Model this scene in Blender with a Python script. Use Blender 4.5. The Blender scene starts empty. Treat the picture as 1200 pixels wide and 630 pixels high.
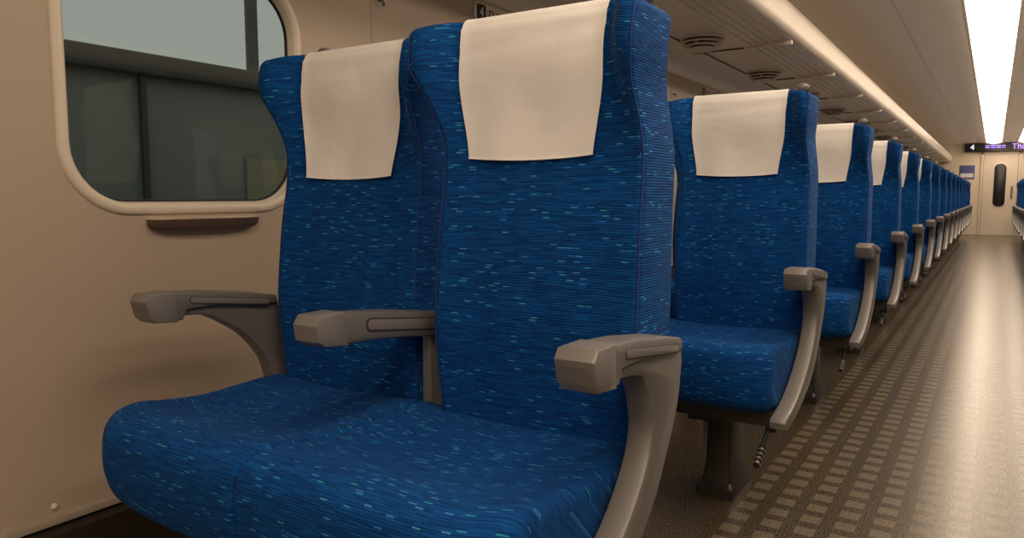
import bpy, math, random
import numpy as np
from mathutils import Vector
random.seed(3)
H=0.76; PITCH=1.04; NROW=16; YEND=17.6; YBACK=-2.6
XL=-1.35; XR=1.75; XC=0.2
scene=bpy.context.scene
try:
    scene.view_settings.view_transform='Standard'
    scene.view_settings.look='None'
except Exception: pass
# ------------------------------------------------------------ materials
def new_mat(name):
    m=bpy.data.materials.new(name); m.use_nodes=True
    nt=m.node_tree; b=nt.nodes['Principled BSDF']
    return m,nt,b
def M(name,col,rough=.5,metal=0,noise=0,nscale=40,bump=0,spec=.5,bscale=None,bdist=.001):
    m,nt,b=new_mat(name)
    b.inputs['Base Color'].default_value=(*col,1); b.inputs['Roughness'].default_value=rough
    b.inputs['Metallic'].default_value=metal; b.inputs['Specular IOR Level'].default_value=spec
    tc=nt.nodes.new('ShaderNodeTexCoord')
    n=nt.nodes.new('ShaderNodeTexNoise'); n.inputs['Scale'].default_value=nscale; n.inputs['Detail'].default_value=3
    nt.links.new(tc.outputs['Object'],n.inputs['Vector'])
    mx=nt.nodes.new('ShaderNodeMix'); mx.data_type='RGBA'
    a=max(noise,.02)
    mx.inputs[6].default_value=(*[c*(1-a) for c in col],1); mx.inputs[7].default_value=(*[min(1,c*(1+a)) for c in col],1)
    nt.links.new(n.outputs['Fac'],mx.inputs[0]); nt.links.new(mx.outputs[2],b.inputs['Base Color'])
    if bump:
        n2=nt.nodes.new('ShaderNodeTexNoise'); n2.inputs['Scale'].default_value=bscale or nscale*4
        nt.links.new(tc.outputs['Object'],n2.inputs['Vector'])
        bp=nt.nodes.new('ShaderNodeBump'); bp.inputs['Strength'].default_value=bump; bp.inputs['Distance'].default_value=bdist
        nt.links.new(n2.outputs['Fac'],bp.inputs['Height']); nt.links.new(bp.outputs['Normal'],b.inputs['Normal'])
    return m
def fabric():
    m,nt,b=new_mat('seat_fabric'); L=nt.links
    def math_(op,a,b_=None,c=None):
        n=nt.nodes.new('ShaderNodeMath'); n.operation=op
        for i,v in enumerate((a,b_,c)):
            if v is None: continue
            if isinstance(v,(int,float)): n.inputs[i].default_value=v
            else: L.new(v,n.inputs[i])
        return n.outputs[0]
    uv=nt.nodes.new('ShaderNodeUVMap'); sp=nt.nodes.new('ShaderNodeSeparateXYZ'); L.new(uv.outputs[0],sp.inputs[0])
    U,V=sp.outputs[0],sp.outputs[1]
    def cells(hv,lu,seed):
        v=math_('DIVIDE',V,hv); row=math_('FLOOR',v); fr=math_('FRACT',v)
        w=nt.nodes.new('ShaderNodeTexWhiteNoise'); w.noise_dimensions='1D'
        L.new(math_('ADD',row,seed),w.inputs['W'])
        u=math_('ADD',math_('DIVIDE',U,lu),math_('MULTIPLY',w.outputs['Value'],31.7))
        cell=math_('FLOOR',u); fu=math_('FRACT',u)
        cb=nt.nodes.new('ShaderNodeCombineXYZ'); L.new(cell,cb.inputs[0]); L.new(row,cb.inputs[1]); cb.inputs[2].default_value=seed
        w2=nt.nodes.new('ShaderNodeTexWhiteNoise'); w2.noise_dimensions='3D'; L.new(cb.outputs[0],w2.inputs['Vector'])
        return fr,fu,w2.outputs['Value'],w2.outputs['Color']
    fr,fu,r,c=cells(.0038,.0125,1.3)
    mask=math_('MULTIPLY',math_('GREATER_THAN',r,.935),math_('MULTIPLY',math_('LESS_THAN',fr,.5),math_('LESS_THAN',fu,.88)))
    fr2,fu2,r2,c2=cells(.0019,.024,7.7)
    base=nt.nodes.new('ShaderNodeValToRGB'); L.new(r2,base.inputs[0])
    e=base.color_ramp.elements; e[0].position=0; e[0].color=(.0022,.038,.175,1); e[1].position=1; e[1].color=(.004,.088,.34,1)
    x=base.color_ramp.elements.new(.55); x.color=(.0024,.060,.255,1)
    sc=nt.nodes.new('ShaderNodeSeparateColor'); L.new(c,sc.inputs[0])
    dr=nt.nodes.new('ShaderNodeValToRGB'); L.new(sc.outputs[1],dr.inputs[0])
    e=dr.color_ramp.elements; e[0].color=(.02,.16,.60,1); e[1].color=(.06,.20,.60,1)
    x=dr.color_ramp.elements.new(.4); x.color=(.03,.24,.56,1)
    x=dr.color_ramp.elements.new(.66); x.color=(.03,.31,.38,1)
    x=dr.color_ramp.elements.new(.8); x.color=(.06,.28,.60,1)
    mx=nt.nodes.new('ShaderNodeMix'); mx.data_type='RGBA'; L.new(mask,mx.inputs[0]); L.new(base.outputs[0],mx.inputs[6]); L.new(dr.outputs[0],mx.inputs[7])
    L.new(mx.outputs[2],b.inputs['Base Color'])
    b.inputs['Roughness'].default_value=.85; b.inputs['Specular IOR Level'].default_value=.12
    b.inputs['Sheen Weight'].default_value=.06; b.inputs['Sheen Tint'].default_value=(.3,.6,1,1)
    bp=nt.nodes.new('ShaderNodeBump'); bp.inputs['Strength'].default_value=.35; bp.inputs['Distance'].default_value=.0006
    L.new(math_('SINE',math_('MULTIPLY',V,math.tau/.0038)),bp.inputs['Height']); L.new(bp.outputs[0],b.inputs['Normal'])
    return m
FAB=fabric()
PIPE=M('seat_piping_blue',(.003,.035,.18),.8)
CLOTH=M('head_cover_cloth',(.97,.96,.95),.62,noise=.015,nscale=12,bump=.7,bscale=16,spec=.3,bdist=.005)
GREY=M('armrest_plastic',(.165,.156,.150),.36,bump=.1,nscale=200)
GREYL=M('armrest_cap_plastic',(.205,.194,.187),.32)
GREYD=M('armrest_groove',(.05,.045,.043),.6)
FRAME=M('seat_frame_metal',(.05,.044,.04),.45,metal=.3)
SHELL=M('seat_rear_shell',(.24,.225,.21),.5)
BLACK=M('black_rubber',(.012,.012,.012),.5)
CHROME=M('pedal_metal',(.6,.55,.45),.3,metal=.8)
WALL=M('wall_panel_beige',(.51,.415,.325),.36,noise=.03,nscale=3,bump=.5,bscale=260)
WALLUP=M('upper_panel_beige',(.80,.71,.60),.40,noise=.02,nscale=3)
CEIL=M('ceiling_panel',(.93,.865,.77),.38,noise=.02,nscale=2)
RACKM=M('rack_underside',(.84,.75,.64),.32)
RAIL=M('rack_rail',(.74,.65,.55),.30)
WFR=M('window_frame_cream',(.80,.71,.60),.30)
SILL_SHADE=M('window_ledge_shade',(.10,.065,.05),.4)  # shadow on the ledge's lower lip, painted as dark brown
DUCT=M('duct_brown',(.035,.026,.02),.6)
TRIM=M('trim_light',(.42,.35,.29),.4)
DARK=M('dark_gap',(.02,.016,.013),.6)
DOORM=M('door_cream',(.82,.72,.59),.4)
SIGNB=M('sign_black',(.015,.014,.018),.3)
def emis(name,col,s):
    m,nt,b=new_mat(name); b.inputs['Base Color'].default_value=(*col,1)
    b.inputs['Emission Color'].default_value=(*col,1); b.inputs['Emission Strength'].default_value=s
    return m
LIGHT=emis('ceiling_light_diffuser',(1,.795,.585),6.6)
LEDV=emis('led_violet',(.35,.22,1.0),1.1); LEDW=emis('led_white',(.9,.9,1),1.0)
WHITE=M('lettering_white',(.8,.8,.8),.5); LETTER=M('lettering_dark',(.04,.035,.04),.5)
def floor_mat():
    m,nt,b=new_mat('floor_vinyl'); L=nt.links
    def mt(op,a,b_=None):
        n=nt.nodes.new('ShaderNodeMath'); n.operation=op
        for i,v in enumerate((a,b_)):
            if v is None: continue
            if isinstance(v,(int,float)): n.inputs[i].default_value=v
            else: L.new(v,n.inputs[i])
        return n.outputs[0]
    g=nt.nodes.new('ShaderNodeTexCoord'); sp=nt.nodes.new('ShaderNodeSeparateXYZ'); L.new(g.outputs['Object'],sp.inputs[0])
    X,Y=sp.outputs[0],sp.outputs[1]
    P=.074
    fx=mt('FRACT',mt('DIVIDE',mt('ADD',X,.51),P)); fy=mt('FRACT',mt('DIVIDE',mt('ADD',Y,10),P))
    inx=mt('ADD',mt('MULTIPLY',mt('GREATER_THAN',X,-.51),mt('LESS_THAN',X,-.142)),
           mt('MULTIPLY',mt('MULTIPLY',mt('GREATER_THAN',X,-.142),mt('LESS_THAN',X,.43)),.6))
    sq=mt('MULTIPLY',inx,mt('MULTIPLY',mt('MULTIPLY',mt('GREATER_THAN',fx,.22),mt('LESS_THAN',fx,.80)),mt('MULTIPLY',mt('GREATER_THAN',fy,.22),mt('LESS_THAN',fy,.80))))
    n=nt.nodes.new('ShaderNodeTexNoise'); n.inputs['Scale'].default_value=230; n.inputs['Detail'].default_value=2; L.new(g.outputs['Object'],n.inputs['Vector'])
    cr=nt.nodes.new('ShaderNodeValToRGB'); L.new(n.outputs['Fac'],cr.inputs[0]); e=cr.color_ramp.elements
    e[0].position=.38; e[0].color=(.024,.0185,.0115,1); e[1].position=.66; e[1].color=(.145,.115,.074,1)
    cr2=nt.nodes.new('ShaderNodeValToRGB'); L.new(n.outputs['Fac'],cr2.inputs[0]); e=cr2.color_ramp.elements
    e[0].position=.35; e[0].color=(.095,.077,.054,1); e[1].position=.65; e[1].color=(.225,.185,.135,1)
    mx=nt.nodes.new('ShaderNodeMix'); mx.data_type='RGBA'; L.new(sq,mx.inputs[0]); L.new(cr.outputs[0],mx.inputs[6]); L.new(cr2.outputs[0],mx.inputs[7])
    L.new(mx.outputs[2],b.inputs['Base Color']); b.inputs['Roughness'].default_value=.25; b.inputs['Specular IOR Level'].default_value=.42
    bp=nt.nodes.new('ShaderNodeBump'); bp.inputs['Strength'].default_value=.2; bp.inputs['Distance'].default_value=.001
    L.new(n.outputs['Fac'],bp.inputs['Height']); L.new(bp.outputs[0],b.inputs['Normal'])
    return m
FLOOR=floor_mat()
def glass():
    m=bpy.data.materials.new('window_glass'); m.use_nodes=True; nt=m.node_tree; nt.nodes.clear()
    o=nt.nodes.new('ShaderNodeOutputMaterial'); t=nt.nodes.new('ShaderNodeBsdfTransparent'); t.inputs[0].default_value=(.60,.62,.57,1)
    g=nt.nodes.new('ShaderNodeBsdfGlossy'); g.inputs['Roughness'].default_value=.03; g.inputs[0].default_value=(.9,.9,.9,1)
    x=nt.nodes.new('ShaderNodeMixShader'); x.inputs[0].default_value=.035
    nt.links.new(t.outputs[0],x.inputs[1]); nt.links.new(g.outputs[0],x.inputs[2]); nt.links.new(x.outputs[0],o.inputs[0])
    return m
GLASS=glass()
# ------------------------------------------------------------ mesh builder
class MB:
    def __init__(s): s.v=[];s.f=[];s.m=[];s.uv=[];s.mats=[]
    def mi(s,mat):
        if mat not in s.mats: s.mats.append(mat)
        return s.mats.index(mat)
    def face(s,idx,mat,uv=None):
        s.f.append(list(idx)); s.m.append(s.mi(mat)); s.uv.append(uv or [(s.v[i][0],s.v[i][1]+s.v[i][2]) for i in idx])
    def grid(s,P,mat,cj=False,ci=False,UV=None,cap0=False,cap1=False):
        n=len(P);k=len(P[0]);o=len(s.v)
        for r in P: s.v+= [tuple(p) for p in r]
        for i in range(n if ci else n-1):
            for j in range(k if cj else k-1):
                i2=(i+1)%n;j2=(j+1)%k
                idx=[o+i*k+j,o+i*k+j2,o+i2*k+j2,o+i2*k+j]
                uv=None
                if UV is not None:
                    uv=[UV(i,j),UV(i,j+1),UV(i+1,j+1),UV(i+1,j)]
                s.face(idx,mat,uv)
        if cap0: s.face([o+j for j in range(k)][::-1],mat)
        if cap1: s.face([o+(n-1)*k+j for j in range(k)],mat)
    def prism(s,prof,x0,x1,mat,bev=.003,axis='x'):
        if bev>0:
            secs=[(x0,bev),(x0+bev*.3,bev*.3),(x0+bev,0),(x1-bev,0),(x1-bev*.3,bev*.3),(x1,bev)]
        else: secs=[(x0,0),(x1,0)]
        P=[]
        for x,d in secs:
            q=inset(prof,d)
            P.append([ax(axis,x,a,b) for a,b in q])
        s.grid(P,mat,cj=True,cap0=True,cap1=True)
    def box(s,x0,x1,y0,y1,z0,z1,mat,bev=.002):
        s.prism([(y0,z0),(y1,z0),(y1,z1),(y0,z1)],x0,x1,mat,bev)
    def tube(s,path,r,mat,n=8):
        P=[]
        path=[Vector(p) for p in path]
        for i,p in enumerate(path):
            t=(path[min(i+1,len(path)-1)]-path[max(i-1,0)]).normalized()
            a=t.cross(Vector((1,0,0))) if abs(t.x)<.9 else t.cross(Vector((0,1,0)))
            a.normalize(); b=t.cross(a)
            P.append([tuple(p+a*r*math.cos(q*math.tau/n)+b*r*math.sin(q*math.tau/n)) for q in range(n)])
        s.grid(P,mat,cj=True,cap0=True,cap1=True)
    def ball(s,c,rx,ry,rz,mat,n=12):
        P=[]
        for i in range(n+1):
            t=math.pi*(.02+.96*i/n)
            P.append([(c[0]+rx*math.sin(t)*math.cos(q*math.tau/16),c[1]+ry*math.sin(t)*math.sin(q*math.tau/16),c[2]+rz*math.cos(t)) for q in range(16)])
        s.grid(P,mat,cj=True,cap0=True,cap1=True)
    def mesh(s,name,shift=(0,0,0),ang=40):
        me=bpy.data.meshes.new(name)
        me.from_pydata([(a+shift[0],b+shift[1],c+shift[2]) for a,b,c in s.v],[],s.f)
        for m in s.mats: me.materials.append(m)
        me.polygons.foreach_set('material_index',s.m)
        me.polygons.foreach_set('use_smooth',[True]*len(s.f))
        ul=me.uv_layers.new(name='UVMap')
        flat=[c for f in s.uv for p in f for c in p]
        ul.data.foreach_set('uv',flat)
        import bmesh
        bm=bmesh.new(); bm.from_mesh(me); bmesh.ops.recalc_face_normals(bm,faces=bm.faces); bm.to_mesh(me); bm.free()
        try: me.set_sharp_from_angle(angle=math.radians(ang))
        except Exception: pass
        me.update()
        return me
    def obj(s,name,shift=(0,0,0),loc=(0,0,0),ang=40,parent=None):
        o=bpy.data.objects.new(name,s.mesh(name,shift,ang)); scene.collection.objects.link(o); o.location=loc
        if parent: o.parent=parent
        return o
def ax(axis,x,a,b):
    return (x,a,b) if axis=='x' else ((a,x,b) if axis=='y' else (a,b,x))
def inset(prof,d):
    if d==0: return list(prof)
    n=len(prof); A=sum(prof[i][0]*prof[(i+1)%n][1]-prof[(i+1)%n][0]*prof[i][1] for i in range(n))
    sg=1 if A>0 else -1; out=[]
    for i in range(n):
        p0=np.array(prof[i-1],float);p=np.array(prof[i],float);p1=np.array(prof[(i+1)%n],float)
        e0=(p-p0)/(np.linalg.norm(p-p0)+1e-9);e1=(p1-p)/(np.linalg.norm(p1-p)+1e-9)
        n0=np.array([-e0[1],e0[0]])*sg;n1=np.array([-e1[1],e1[0]])*sg
        b=n0+n1; l=max(np.dot(b,b)/2,.35)
        out.append(tuple(p+b/l*d))
    return out
def crom(pts,k=5,closed=False):
    n=len(pts); out=[]
    rng=range(n if closed else n-1)
    P=[np.array(p,float) for p in pts]
    for i in rng:
        if closed: a,b,c,d=P[(i-1)%n],P[i],P[(i+1)%n],P[(i+2)%n]
        else: a,b,c,d=P[max(i-1,0)],P[i],P[i+1],P[min(i+2,n-1)]
        for j in range(k):
            t=j/k
            out.append(tuple(.5*((2*b)+(c-a)*t+(2*a-5*b+4*c-d)*t*t+(3*b-a-3*c+d)*t**3)))
    if not closed: out.append(tuple(P[-1]))
    return out
def rrect(y0,y1,z0,z1,r,n=8,off=0):
    y0-=off;y1+=off;z0-=off;z1+=off;r=max(r+off,.001); out=[]
    for cx,cz,a0 in ((y1-r,z1-r,0),(y0+r,z1-r,90),(y0+r,z0+r,180),(y1-r,z0+r,270)):
        for i in range(n+1):
            a=math.radians(a0+90*i/n); out.append((cx+r*math.cos(a),cz+r*math.sin(a)))
    return out
def sm(a,b,x):
    t=min(1,max(0,(x-a)/(b-a))); return t*t*(3-2*t)
def fs(tab,w=.03):
    xs=[p[0] for p in tab];ys=[p[1] for p in tab]
    return lambda u: float(np.mean([np.interp(u+d,xs,ys) for d in np.linspace(-w,w,7)]))
# ------------------------------------------------------------ seats
BASE=fs([(-.46,.928),(-.33,.918),(-.2,.904),(-.05,.916),(.06,.936),(.12,.938),(.2,.930),(.27,.945)])
HW=fs([(-.46,.165),(-.33,.169),(-.15,.171),(.0,.168),(.10,.166),(.15,.170),(.20,.184),(.30,.188)],.016)
WING=fs([(-.46,.010),(.02,.012),(.09,.020),(.15,.042),(.21,.060),(.27,.058)],.02)
THK=fs([(-.40,.05),(-.32,.085),(-.22,.112),(-.1,.112),(.1,.10),(.27,.085)])
UT=.268; RT=.016
def lean(u,rec): return rec[0]+rec[1]*(u+.33)/.59
def yf(x,u,rec): 
    w=sm(.122,.170,abs(x)); e=.010*sm(.10,.165,abs(x)) 
    return BASE(u)-max(0,WING(u)-.010)*w-e+lean(u,rec)
def yr(x,u,rec):
    w=sm(.11,.178,abs(x)); return BASE(u)+THK(u)-.35*max(0,WING(u)-.012)*w+lean(u,rec)
def drop(x,u): return -.014*sm(.125,.18,abs(x))*sm(.12,UT,u)
def seat_back(mb,xc,rec,outer,bsh,clow):
    lv=[(u,0) for u in np.linspace(-.372,UT-RT,40)]+[(UT-RT+RT*math.sin(t),RT*(1-math.cos(t))) for t in np.linspace(.2,math.pi/2-.05,6)]
    rc=.011; P=[];ARC=[];edgeL=[];edgeR=[]
    for u,d in lv:
        hw=HW(u)-d*.8; ring=[]
        sh=bsh*(1-sm(.05,.22,u))
        xs=np.linspace(-(hw-rc),hw-rc,31)
        for x in xs: ring.append((x,yf(x,u,rec)+d))
        yfe,yre=yf(hw,u,rec)+d,yr(hw,u,rec)-d
        r2=min(rc,(yre-yfe)/2-.001)
        for a in np.linspace(0,90,6)[1:]:
            a=math.radians(a); ring.append((hw-rc+rc*math.sin(a),yfe+r2*(1-math.cos(a))))
        for a in np.linspace(0,90,6):
            a=math.radians(a); ring.append((hw-rc+rc*math.cos(a),yre-r2*(1-math.sin(a))))
        for x in np.linspace(hw-rc,-(hw-rc),11)[1:]: ring.append((x,yr(x,u,rec)-d))
        for a in np.linspace(0,90,6)[1:]:
            a=math.radians(a); ring.append((-(hw-rc)-rc*math.sin(a),yre-r2*(1-math.cos(a))))
        for a in np.linspace(0,90,6)[:-1]:
            a=math.radians(a); ring.append((-(hw-rc)-rc*math.cos(a),yfe+r2*(1-math.sin(a))))
        P.append([(xc+x+sh,y,u+drop(x,u)) for x,y in ring])
        s=[0]
        for i in range(1,len(ring)+1):
            p,q=ring[i-1],ring[i%len(ring)]; s.append(s[-1]+math.hypot(p[0]-q[0],p[1]-q[1]))
        ARC.append([v-hw+xc for v in s])
        if d<RT*.8:
            edgeR.append((xc+sh+hw-.003,yfe+.002,u+drop(hw,u))); edgeL.append((xc+sh-hw+.003,yfe+.002,u+drop(hw,u)))
    vv=[0]
    for i in range(1,len(P)): vv.append(vv[-1]+math.dist(P[i-1][15],P[i][15]))
    mb.grid(P,FAB,cj=True,UV=lambda i,j:(ARC[i][j],vv[i]),cap1=True,cap0=True)
    for e in (edgeL,edgeR): mb.tube(e,.0018,PIPE,6)
    rows=[]; off=.0035
    ss=[]
    for u in np.linspace(clow,UT-RT,24): ss.append(('f',u))
    for t in np.linspace(.15,math.pi/2,7): ss.append(('a',t))
    for t in np.linspace(math.pi/2,math.pi,8)[1:]: ss.append(('b',t))
    for u in np.linspace(UT-RT,.10,8)[1:]: ss.append(('r',u))
    ph=xc*9
    for kind,q in ss:
        u=q if kind in 'fr' else UT-RT+(RT+off)*math.sin(q)
        wbase=.1050+.0155*sm(clow-.02,clow+.12,u)+.002*sm(.2,.26,u)
        row=[]
        for k in np.linspace(-1,1,41):
            x=k*wbase; uu=min(u,UT-.004)
            fold=.0017*math.sin(k*3.4+u*26+ph)+.0012*math.sin(k*7-u*18)
            crease=.0013*math.exp(-((u-.225-.01*k)/.006)**2)
            o2=off+.0022+fold*sm(.26,.10,u)-crease+.0030*abs(k)**3*sm(.17,.08,u)
            if kind=='f': y=yf(x,u,rec)-o2; z=u-(.005*(1-k*k) if u<clow+.01 else 0)
            elif kind=='r': y=yr(x,u,rec)+off; z=u
            else:
                y0=yf(x,uu,rec);y1=yr(x,uu,rec)
                inn=RT-(RT+off)*abs(math.cos(q))
                y=(y0+inn) if kind=='a' else (y1-inn); z=u
            row.append((xc+x,y,z+drop(x,u)))
        rows.append(row)
    mb.grid(rows,CLOTH)
    mb.tube([(p[0],p[1]-.0003,p[2]) for p in rows[0]],.0012,CLOTH,6)
    us=np.linspace(-.36,.2,14)
    prof=[(yr(0,u,rec)-.006,u) for u in us]+[(yr(0,u,rec)+.012,u) for u in us[::-1]]
    mb.prism(prof,xc-.150,xc+.155,SHELL,.004)
    us=np.linspace(-.12,.08,4)
    prof=[(yr(0,u,rec)+.008,u) for u in us]+[(yr(0,u,rec)+.024,u) for u in us[::-1]]
    mb.prism(prof,xc-.135,xc+.135,GREYL,.004)
    kx=xc+outer*.142; ky=yr(.145,.24,rec)-.012
    mb.tube([(kx,ky,.225),(kx,ky,.268)],.008,GREY,10)
    mb.ball((kx,ky,.278),.017,.014,.013,GREY)
CPROF=[(.955,-.350),(.93,-.336),(.85,-.337),(.76,-.340),(.68,-.334),(.63,-.328),(.598,-.329),(.576,-.338),(.565,-.356),(.562,-.39),(.566,-.43),(.578,-.462),(.61,-.480),(.66,-.486),(.73,-.482),(.79,-.450),(.84,-.410),(.89,-.385),(.93,-.380)]
def cushion(mb,x0,x1,oL,oR):
    prof=crom(CPROF[:-1],4)+[(.945,-.378)]
    st=[]
    rL=.026 if oL else .009; rR=.022 if oR else .009
    for t in np.linspace(0,math.pi/2,7): st.append((x0+rL*(1-math.cos(t)),rL*(1-math.sin(t))))
    for x in np.linspace(x0+rL,x1-rR,24)[1:-1]: st.append((x,0))
    for t in np.linspace(math.pi/2,0,7): st.append((x1-rR*(1-math.cos(t)),rR*(1-math.sin(t))))
    P=[];X=[]
    v=[0]
    for i in range(1,len(prof)+1):
        a,b=prof[i-1],prof[i%len(prof)]; v.append(v[-1]+math.hypot(a[0]-b[0],a[1]-b[1]))
    for x,d in st:
        q=inset(prof,d); row=[]
        e=0;up=0
        if oL: e+=.056*max(0,1-(x-x0)/.10)**2; up=.030*max(0,1-(x-x0)/.20)**1.5
        if oR: e+=.030*max(0,1-(x1-x)/.08)**2
        k=(x-x0)/(x1-x0)*2-1
        for y,z in q:
            w=min(1,max(0,(.85-y)/.25)); yy=y+e*w
            top=1 if z>-.36 else 0
            zz=z-((.009*(1-k*k)+.0016*math.sin(k*5+y*30)*(1-k*k))*sm(.60,.74,y)*top)+up*sm(-.38,-.48,z)
            row.append((x,yy,zz))
        P.append(row); X.append(x)
    mb.grid(P,FAB,cj=True,UV=lambda i,j:(X[i]+.3*st[i][1],v[j]+3.3),cap0=True,cap1=True)
def slope(prof):
    out=[]
    for y,u in prof:
        w=sm(-.36,-.22,u)
        out.append((y,u-.13*(y-.69)*w))
    return out
def armrest_end(mb,xa,sgn,sickle):
    top=[(.690,-.172),(.697,-.164),(.72,-.161),(.80,-.158),(.90,-.158),(.95,-.160),(.960,-.168),(.963,-.185)]
    if sickle:
        out=crom([(.960,-.205),(.950,-.25),(.925,-.315),(.880,-.384),(.81,-.440),(.71,-.478),(.63,-.495),(.575,-.499)],4)
        end=[(.562,-.494),(.56,-.480),(.568,-.472)]
        inn=crom([(.61,-.466),(.69,-.444),(.782,-.394),(.842,-.335),(.860,-.275),(.848,-.225)],4)
        und=[(.828,-.200),(.80,-.197),(.75,-.199),(.705,-.203),(.697,-.198)]
    else:
        out=crom([(.975,-.205),(.985,-.26),(.985,-.35),(.98,-.44)],4)
        end=[(.95,-.44)]
        inn=crom([(.945,-.36),(.925,-.29),(.885,-.235),(.83,-.205)],4)
        und=[(.80,-.194),(.75,-.197),(.705,-.201),(.697,-.196)]
    prof=slope(top+out+end+inn+und)
    a,b=(xa-.016,xa+.020) if sgn>0 else (xa-.020,xa+.016)
    mb.prism(prof,a,b,GREY,.006)
    cap=slope([(.688,-.176),(.697,-.163),(.72,-.157),(.80,-.152),(.90,-.152),(.950,-.155),(.956,-.172),(.80,-.180),(.760,-.186),(.752,-.204),(.70,-.206),(.692,-.199)])
    mb.prism(cap,xa-.0245,xa+.0245,GREY,.007)
    capf=slope([(.6835,-.174),(.693,-.1605),(.738,-.1545),(.742,-.207),(.699,-.2085),(.690,-.200)])
    mb.prism(capf,xa-.0262,xa+.0262,GREYL,.006)
    fr=slope([(.6828,-.180),(.686,-.180),(.6925,-.199),(.689,-.199)])
    mb.prism(fr,xa-.018,xa+.018,GREY,.001)
    for s in (-1,1):
        x=xa+s*.0245
        mb.prism(slope(rrect(.765,.93,-.173,-.163,.004,4)),min(x,x+s*.0012),max(x,x+s*.0012),GREYL,.0003)
        mb.prism(slope(rrect(.763,.932,-.175,-.162,.005,4)),min(x,x+s*.0005),max(x,x+s*.0005),GREYD,0)
def armrest_mid(mb,xa):
    prof=slope([(.688,-.176),(.697,-.164),(.73,-.158),(.85,-.154),(.98,-.156),(1.0,-.17),(.995,-.192),(.95,-.196),(.86,-.196),(.80,-.198),(.74,-.203),(.703,-.203),(.692,-.196)])
    mb.prism(prof,xa-.0235,xa+.0235,GREY,.007)
    capf=slope([(.6855,-.176),(.695,-.1615),(.74,-.1555),(.748,-.2045),(.701,-.2055),(.689,-.198)])
    mb.prism(capf,xa-.0252,xa+.0252,GREYL,.006)
    for s in (-1,1):
        x=xa+s*.0235
        mb.prism(slope(rrect(.785,.945,-.182,-.166,.006,4)),min(x,x+s*.0014),max(x,x+s*.0014),GREYL,.0004)
        mb.prism(slope(rrect(.782,.948,-.185,-.164,.008,4)),min(x,x+s*.0005),max(x,x+s*.0005),GREYD,0)
    mb.box(xa-.009,xa+.011,.945,.985,-.46,-.20,GREY,.004)
def pedestal(mb,x):
    lv=[(-.50,.80,.93,.030),(-.60,.80,.93,.030),(-.68,.79,.94,.032),(-.725,.78,.95,.038),(-.735,.765,.965,.046),(-.752,.765,.965,.048),(-.7599,.765,.965,.048)]
    P=[]
    for u,a,b,w in lv: P.append([(x+p,q,u) for p,q in rrect(-w,w,a,b,.012,3)])
    mb.grid(P,FRAME,cj=True,cap0=True,cap1=True)
    mb.box(x-.042,x-.030,.80,.85,-.70,-.50,SHELL,.003)
def build_seats(name,backs,mids,ends,pads,peds,pedal):
    mb=MB()
    for b in backs: seat_back(mb,*b)
    for a in pads: cushion(mb,*a)
    for x in mids: armrest_mid(mb,x)
    for x,s,k in ends: armrest_end(mb,x,s,k)
    x0=min(e[0] for e in ends)+.06;x1=max(e[0] for e in ends)-.025
    mb.box(x0,x1,.66,.70,-.522,-.480,FRAME,.004); mb.box(x0,x1-.03,.82,.86,-.52,-.415,FRAME,.004)
    mb.box(x0,x1-.04,.86,.96,-.42,-.365,FRAME,.004)
    mb.box(x0+.01,x1-.03,.67,.86,-.505,-.475,FRAME,.003)
    for x in peds:
        pedestal(mb,x); mb.box(x-.05,x+.05,.70,.90,-.545,-.485,FRAME,.005)
    px=pedal
    mb.tube(crom([(px,.70,-.505),(px,.665,-.525),(px+.004,.61,-.54),(px+.006,.575,-.555)],4),.005,BLACK,8)
    mb.box(px-.012,px+.012,.68,.75,-.54,-.47,BLACK,.004)
    p0=Vector((px+.006,.59,-.55));dv=Vector((0,-.050,-.024))
    for i in range(8):
        a=p0+dv*(i/8);b=p0+dv*((i+.55)/8)
        mb.tube([a,b],.0085,CHROME if i%2 else BLACK,10)
    mb.tube([p0,p0+dv],.007,BLACK,8)
    ox=(x0+x1)/2
    return mb.mesh(name,shift=(-ox,-.75,H),ang=38),ox
meL,oxL=build_seats('train_seat_pair',[(-.573,(0,0.0),1,.019,.058),(-.980,(.040,.010),-1,.010,.036)],[-.782],[(-.365,1,True),(-1.180,-1,False)],
    [(-1.158,-.784,True,False),(-.782,-.388,False,True)],[-.56,-1.0],-.405)
meR,oxR=build_seats('train_seat_triple',[(.515,(0,.0),-1,0,.056),(.92,(0,.02),1,0,.05),(1.325,(0,.01),1,0,.05)],[.722,1.12],[(.308,-1,True),(1.535,1,False)],
    [(.33,.72,True,False),(.724,1.118,False,False),(1.122,1.512,False,True)],[.5,1.3],.36)
for k in range(NROW):
    o=bpy.data.objects.new('train_seat_pair',meL); scene.collection.objects.link(o); o.location=(oxL,.75+PITCH*k,0)
    o=bpy.data.objects.new('train_seat_triple',meR); scene.collection.objects.link(o); o.location=(oxR,.75+PITCH*k,0)
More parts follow.
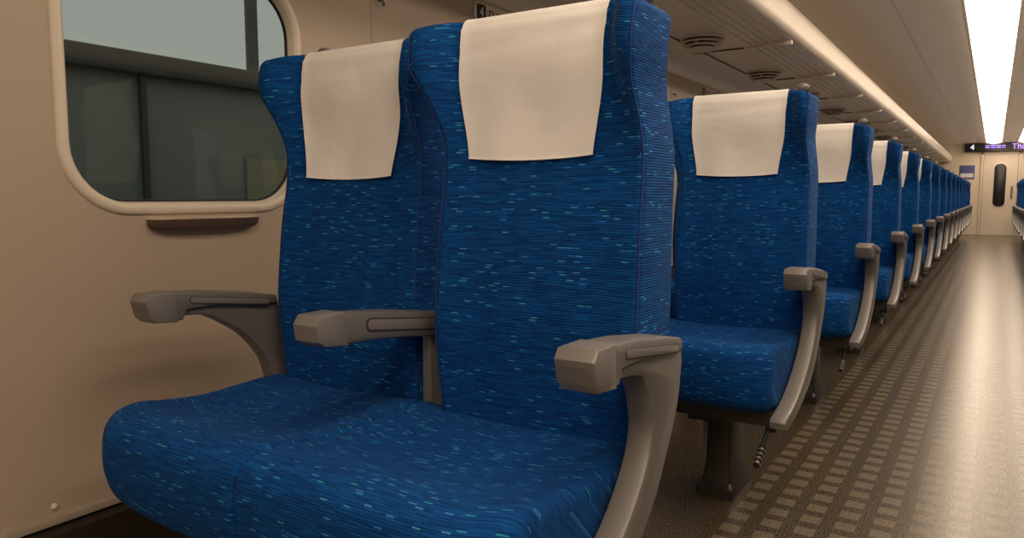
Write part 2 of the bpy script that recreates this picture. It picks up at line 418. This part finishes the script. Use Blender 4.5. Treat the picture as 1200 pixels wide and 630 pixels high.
# ------------------------------------------------------------ room shell
def sheet(name,prof,mat,y0=YBACK,y1=YEND,parent=None,n=1):
    mb=MB(); ys=np.linspace(y0,y1,n+1)
    mb.grid([[(x,y,z) for x,z in prof] for y in ys],mat)
    return mb.obj(name,parent=parent)
mb=MB(); mb.box(XL-.1,XR+.1,YBACK-.1,YEND+.1,-.05,0,FLOOR,0); mb.obj('floor')
WIN=(.676,1.174,H-.012,H+.455); WR=.105
def side_wall(name,x,sg):
    cu=bpy.data.curves.new(name,'CURVE'); cu.dimensions='2D'; cu.fill_mode='BOTH'
    def spl(pts):
        s=cu.splines.new('POLY'); s.points.add(len(pts)-1); s.use_cyclic_u=True
        for i,p in enumerate(pts): s.points[i].co=(p[0],p[1],0,1)
    spl([(YBACK,.20),(YEND,.20),(YEND,H+.60),(YBACK,H+.60)])
    for k in range(-3,NROW):
        a,b,c,d=WIN; spl(rrect(a+k*PITCH,b+k*PITCH,c,d,WR,8))
    t=bpy.data.objects.new('t',cu); scene.collection.objects.link(t)
    dg=bpy.context.evaluated_depsgraph_get(); me=bpy.data.meshes.new_from_object(t.evaluated_get(dg))
    bpy.data.objects.remove(t)
    for v in me.vertices:
        y,z,_=v.co; v.co=(x,y,z)
    me.materials.clear(); me.materials.append(WALL)
    me.update()
    o=bpy.data.objects.new(name,me); scene.collection.objects.link(o)
    mb=MB()
    for k in range(-3,NROW+1):
        y=.68-.29+k*PITCH
        if k==0: continue
        mb.box(x-.002,x+.0008,y-.0012,y+.0012,.2,H+.6,TRIM,0)
        mb.tube([(x,y+.03,H+.50),(x+sg*.012,y+.03,H+.498),(x+sg*.016,y+.03,H+.485),(x+sg*.018,y+.03,H+.49)],.004,GREYL,8)
    mb.obj('trim_1' if sg>0 else 'trim_2')
side_wall('wall_left',XL,1); side_wall('wall_right',XR,-1)
def win_mesh(sg):
    a,b,c,d=WIN; mb=MB()
    prof=[(.023,-.001),(.022,.003),(.018,.006),(.011,.008),(.005,.006),(.001,.0),(-.001,-.008),(-.002,-.014),(-.002,-.020)]
    P=[]
    for off,dep in prof: P.append([(sg*dep,y-(a+b)/2,z) for y,z in rrect(a,b,c,d,WR,10,off)])
    mb.grid(P,WFR,cj=True)
    P=[[(sg*dep,y-(a+b)/2,z) for y,z in rrect(a,b,c,d,WR,10,off)] for off,dep in ((-.001,-.016),(-.005,-.015),(-.006,-.021))]
    mb.grid(P,DARK,cj=True)
    q=[(sg*-.020,y-(a+b)/2,z) for y,z in rrect(a,b,c,d,WR,10,-.002)]
    o=len(mb.v); mb.v+=q; mb.face(range(o,o+len(q)),GLASS)
    n=14
    pl=[(-.125,0)]+[(.125*math.sin(t),.030*min(1,math.cos(t)**.45) if math.cos(t)>1e-6 else 0) for t in np.linspace(-math.pi/2*.96,math.pi/2*.96,n)]+[(.125,0)]
    P=[]
    for dz,s in ((-.028,.96),(-.032,1.0),(-.044,.98),(-.051,.85)):
        P.append([(sg*p[1]*s,p[0]*(.5+.5*s)+.008,c+dz) for p in pl])
    mb.grid(P[:2],WALL,cj=True,cap0=True); mb.grid(P[1:],SILL_SHADE,cj=True,cap1=True)  # wall-coloured top, underside with its shade in the colour
    return mb.mesh('window')
wl=win_mesh(1);wr=win_mesh(-1); i=1
for k in range(-3,NROW):
    yc=(WIN[0]+WIN[1])/2+k*PITCH
    for x,me in ((XL,wl),(XR,wr)):
        o=bpy.data.objects.new('window_%d'%i,me); scene.collection.objects.link(o); o.location=(x,yc,0); i+=1
def mir(prof): return [(2*XC-x,z) for x,z in prof]
cove=[(XL,H+.60),(XL+.004,H+.63),(XL+.022,H+.655),(XL+.055,H+.670),(XL+.11,H+.676),(-.99,H+.682)]
under=[(-.99,H+.682),(-.80,H+.692)]
lip=crom([(-.805,.690),(-.782,.694),(-.768,.712),(-.762,.75),(-.758,.79),(-.762,.808),(-.774,.812),(-.784,.80),(-.79,.76),(-.80,.72)],3)
lip=[(x,z+H) for x,z in lip]
shelf=[(-.80,H+.72),(XL,H+.745)]
upper=crom([(XL,.745),(XL,.88),(-1.30,.955),(-1.18,.995),(-.95,1.022),(-.6,1.048),(-.215,1.066)],3)
upper=[(x,z+H) for x,z in upper]
def rack(name,f):
    e=bpy.data.objects.new(name,None); scene.collection.objects.link(e)
    sheet('cove_panel',f(cove),WALLUP,parent=e); sheet('underside',f(under),RACKM,parent=e)
    sheet('front_rail',f(lip),RAIL,parent=e); sheet('shelf',f(shelf),RACKM,parent=e)
    mb=MB()
    for x in np.arange(-.965,-.82,.034):
        q=f([(x,0)])[0][0]; z=H+.682+(x+.99)*.0526
        mb.box(q-.006,q+.006,YBACK,YEND,z-.006,z+.001,RAIL,0)
    mb.box(f([(-1.19,0)])[0][0]-.0015,f([(-1.19,0)])[0][0]+.0015,YBACK,YEND,H+.672,H+.678,DARK,0)
    for k in range(-2,NROW+1):
        y=.39+k*PITCH; xs=sorted([f([(-.985,0)])[0][0],f([(-.79,0)])[0][0]])
        mb.box(xs[0],xs[1],y-.012,y+.012,H+.672,H+.69,RAIL,.002)
        xs=sorted([f([(-1.0,0)])[0][0],f([(-1.28,0)])[0][0]])
        mb.box(xs[0],xs[1],y-.0015,y+.0015,H+.674,H+.68,DARK,0)
    mb.obj('rack_ribs',parent=e)
rack('luggage_rack',lambda p:list(p)); rack('luggage_rack',mir)
ce=bpy.data.objects.new('ceiling',None); scene.collection.objects.link(ce)
zc=H+1.066
diff=[(-.193+.258*t,zc+.004-.044*math.sin(math.pi*t)**.7) for t in np.linspace(0,1,11)]
for f in (lambda p:list(p),mir):
    sheet('curved_panel',f(upper),CEIL,parent=ce)
    sheet('light_trim',f([(-.215,zc),(-.195,zc-.003),(-.193,zc+.012)]),RAIL,parent=ce)
    sheet('inner_trim',f([(.065,zc+.012),(.067,zc-.003),(.085,zc)]),RAIL,parent=ce)
    mb=MB()
    for k in range(-1,10):
        y=.9+k*2.08
        pts=f(upper)
        mb.grid([[(x,y-.0015,z-.0012) for x,z in pts],[(x,y+.0015,z-.0012) for x,z in pts]],TRIM)
    mb.obj('panel_seams',parent=ce)
    q=f([(-.52,0)])[0][0]; sh=H+1.052
    mb=MB(); mb.box(q-.0015,q+.0015,YBACK,YEND,sh-.001,sh+.003,TRIM,0); mb.obj('long_seam',parent=ce)
sheet('center_panel',[(.085,zc),(.12,zc)],CEIL,parent=ce); sheet('center_panel_b',[(.28,zc),(.315,zc)],CEIL,parent=ce)
sheet('vent_back',[(.12,zc),(.12,zc+.03),(.28,zc+.03),(.28,zc)],DARK,parent=ce)
mb=MB()
for y in np.arange(YBACK,YEND,.07): mb.box(.12,.28,y,y+.022,zc-.002,zc+.01,CEIL,0)
mb.obj('air_vent_slats',parent=ce)
for f in (lambda p:list(p),mir):
    sheet('ceiling_light',f(diff),LIGHT)
for nm,x,s in (('baseboard_left',XL,1),('baseboard_right',XR,-1)):
    mb=MB()
    a,b=sorted([x,x+s*.035]); mb.box(a,b,YBACK,YEND,0,.185,DUCT,0)
    a,b=sorted([x-s*.002,x+s*.012]); mb.box(a,b,YBACK,YEND,.192,.206,TRIM,.002)
    a,b=sorted([x,x+s*.004]); mb.box(a,b,YBACK,YEND,.18,.195,DARK,0)
    for k in range(-2,32):
        mb.ball((x+s*.002,.615+k*.52,.222),.004,.006,.006,WFR,6)
    mb.obj(nm)
NZL=M('nozzle_beige',(.66,.57,.48),.4)
def nozzle():
    mb=MB()
    def cyl(r,z0,z1,mat):
        P=[[(q*math.cos(t),q*math.sin(t),z) for t in np.linspace(0,math.tau,33)[:-1]] for q,z in ((r,z0),(r,z1+.0015),(r-.0015,z1))]
        mb.grid(P,mat,cj=True,cap0=True,cap1=True)
    cyl(.084,.003,-.008,NZL); cyl(.070,-.008,-.0165,DARK)
    cyl(.078,-.0165,-.022,NZL); cyl(.060,-.022,-.0305,DARK)
    cyl(.068,-.0305,-.036,NZL); cyl(.046,-.036,-.0435,DARK)
    cyl(.054,-.0435,-.050,NZL)
    for a in range(4):
        c,s=math.cos(a*math.pi/2),math.sin(a*math.pi/2)
        mb.box(.062*c-.004,.062*c+.004,.062*s-.004,.062*s+.004,-.034,0,NZL,0)
    return mb.mesh('air_nozzle')
nz=nozzle()
for k in range(-1,NROW):
    for x in (-1.095,2*XC+1.095):
        o=bpy.data.objects.new('air_nozzle',nz); scene.collection.objects.link(o); o.location=(x,1.12+k*PITCH,H+.6775); o.scale=(1.12,1.12,1)
def text_mesh(s,size,mat,name,ext=.0006):
    cu=bpy.data.curves.new(name,'FONT'); cu.body=s; cu.size=size; cu.extrude=ext; cu.align_x='CENTER'; cu.align_y='CENTER'
    t=bpy.data.objects.new('t',cu); scene.collection.objects.link(t)
    dg=bpy.context.evaluated_depsgraph_get(); me=bpy.data.meshes.new_from_object(t.evaluated_get(dg)); bpy.data.objects.remove(t)
    me.materials.clear(); me.materials.append(mat); return me
letD=text_mesh('D',.042,LETTER,'letter_d');letE=text_mesh('E',.042,LETTER,'letter_e')
rot=(math.pi/2,0,math.pi/2)
for k in range(-1,NROW-1):
    e=bpy.data.objects.new('seat_number_sign',None); scene.collection.objects.link(e); e.location=(XL+.002,1.99+k*PITCH,H+.558)
    def put(me,dy,nm,dx=.003,dz=0):
        o=bpy.data.objects.new(nm,me); scene.collection.objects.link(o); o.parent=e; o.location=(dx,dy,dz); o.rotation_euler=rot
    mb=MB(); mb.prism(rrect(-.12,.16,-.03,.03,.025,5),0,.002,WFR,0); mb.obj('plate',parent=e)
    mb=MB(); mb.prism(rrect(-.105,-.06,-.025,.025,.008,4),.0015,.004,SIGNB,0)
    for dz in (-.012,0,.012): mb.box(.0015,.003,.0,.03,dz-.002,dz+.002,LETTER,0)
    mb.prism(rrect(.095,.15,-.022,.022,.02,6),.0015,.003,LETTER,0)
    mb.prism(rrect(.099,.146,-.018,.018,.017,6),.002,.0036,WFR,0)
    mb.obj('number_tile',parent=e)
    put(text_mesh(str(k+4),.044,WHITE,'digit'),-.0825,'digit',.0042)
    put(letD,-.027,'letter_d'); put(letE,.062,'letter_e')
def quadwall(name,y):
    mb=MB(); mb.box(XL-.05,XR+.05,y,y+.05,0,H+1.12,DOORM,0); return mb.obj(name)
quadwall('wall_front',YEND+.002); quadwall('wall_back',YBACK-.05)
e=bpy.data.objects.new('door_1',None); scene.collection.objects.link(e)
mb=MB()
dx0,dx1=-.22,.36; dz=H+.83; YD=YEND-.001
mb.box(dx0-.04,dx0,YEND-.03,YD,0,dz+.04,WFR,.004); mb.box(dx1,dx1+.04,YEND-.03,YD,0,dz+.04,WFR,.004); mb.box(dx0-.04,dx1+.04,YEND-.03,YD,dz,dz+.04,WFR,.004)
mb.box(dx0,dx1,YEND-.012,YD,0,dz,DOORM,.002); mb.box(dx0,dx0+.006,YEND-.014,YD,0,dz,DARK,0); mb.box(dx1-.006,dx1,YEND-.014,YD,0,dz,DARK,0)
mb.prism(rrect(-.045,.185,H-.22,H+.66,.10,8),YEND-.02,YEND-.008,WFR,.002,axis='y')
mb.prism(rrect(-.03,.17,H-.2,H+.64,.09,8),YEND-.024,YEND-.01,SIGNB,.002,axis='y')
mb.box(.26,.29,YEND-.05,YEND-.01,H-.02,H+.2,GREY,.004)
mb.obj('door_panel',parent=e)
e=bpy.data.objects.new('led_information_display',None); scene.collection.objects.link(e)
mb=MB(); mb.box(-.55,.95,YEND-.10,YEND-.035,H+.88,H+1.05,SIGNB,.006); mb.box(-.4,.8,YEND-.04,YEND,H+.9,H+1.03,SIGNB,0); mb.obj('display_case',parent=e)
for s,x,m,sz in (('4',-.42,LEDW,.15),('==',-.12,LEDV,.16),('===',.02,LEDV,.14),('Thank you for',.66,LEDV,.15)):
    o=bpy.data.objects.new('led_text',text_mesh(s,sz,m,'led_text')); scene.collection.objects.link(o); o.parent=e
    o.location=(x,YEND-.104,H+.965); o.rotation_euler=(math.pi/2,0,0)
mb=MB(); mb.box(-.62,-.36,YEND-.012,YEND,H+.35,H+.62,M('notice_blue',(.10,.12,.35),.5),.002); mb.box(-.60,-.38,YEND-.014,YEND-.01,H+.38,H+.46,WHITE,0); mb.obj('wall_notice')
# ------------------------------------------------------------ exterior: platform
SC=M('screen_panel_grey',(.26,.28,.245),.6,noise=.15,nscale=1.5); SB=M('screen_beam',(.08,.083,.075),.5)
YEL=M('platform_yellow_grey',(.34,.32,.20),.6,noise=.1,nscale=2)
mb=MB()
for k in range(-6,14):
    y=.05+k*1.35+.4
    mb.box(-3.06,-3.0,y+.01,y+1.34,-.1,H+.5,SC,.004)
    mb.box(-3.0,-2.98,y-.012,y+.012,-.1,H+.5,SB,0)
    mb.box(-3.0,-2.985,y+.5,y+1.0,-.1,H+.18,YEL,.004)
mb.box(-3.1,-2.94,-8,22,H+.50,H+.585,SB,.01)
mb.obj('platform_screen_fence')
mb=MB(); mb.box(-9,-1.75,-9,24,-.25,-.1,M('platform_concrete',(.16,.16,.15),.8,noise=.2,nscale=6),0); mb.obj('platform_ground')
SC2=M('far_building_pale',(.42,.44,.41),.7,noise=.1,nscale=.6)
mb=MB(); mb.box(-8.2,-8,-9,30,-.2,H+1.5,SC2,.01)
for k in range(-2,8): mb.box(-8.0,-7.9,k*3.1,k*3.1+.12,-.2,H+3.2,SB,.005)
mb.box(-8.3,-7.6,-9,30,H+3.0,H+3.2,SB,.01); mb.obj('station_building')
w=bpy.data.worlds.new('World'); scene.world=w; w.use_nodes=True
bg=w.node_tree.nodes['Background']; bg.inputs[0].default_value=(.80,.86,.82,1); bg.inputs[1].default_value=.58
# ------------------------------------------------------------ camera
cam=bpy.data.cameras.new('camera'); co=bpy.data.objects.new('camera',cam); scene.collection.objects.link(co)
cam.sensor_width=36; cam.lens=26.1; cam.clip_start=.02
co.location=(0,0,H); co.rotation_euler=(math.radians(90-5.58),0,math.radians(32.9))
scene.camera=co
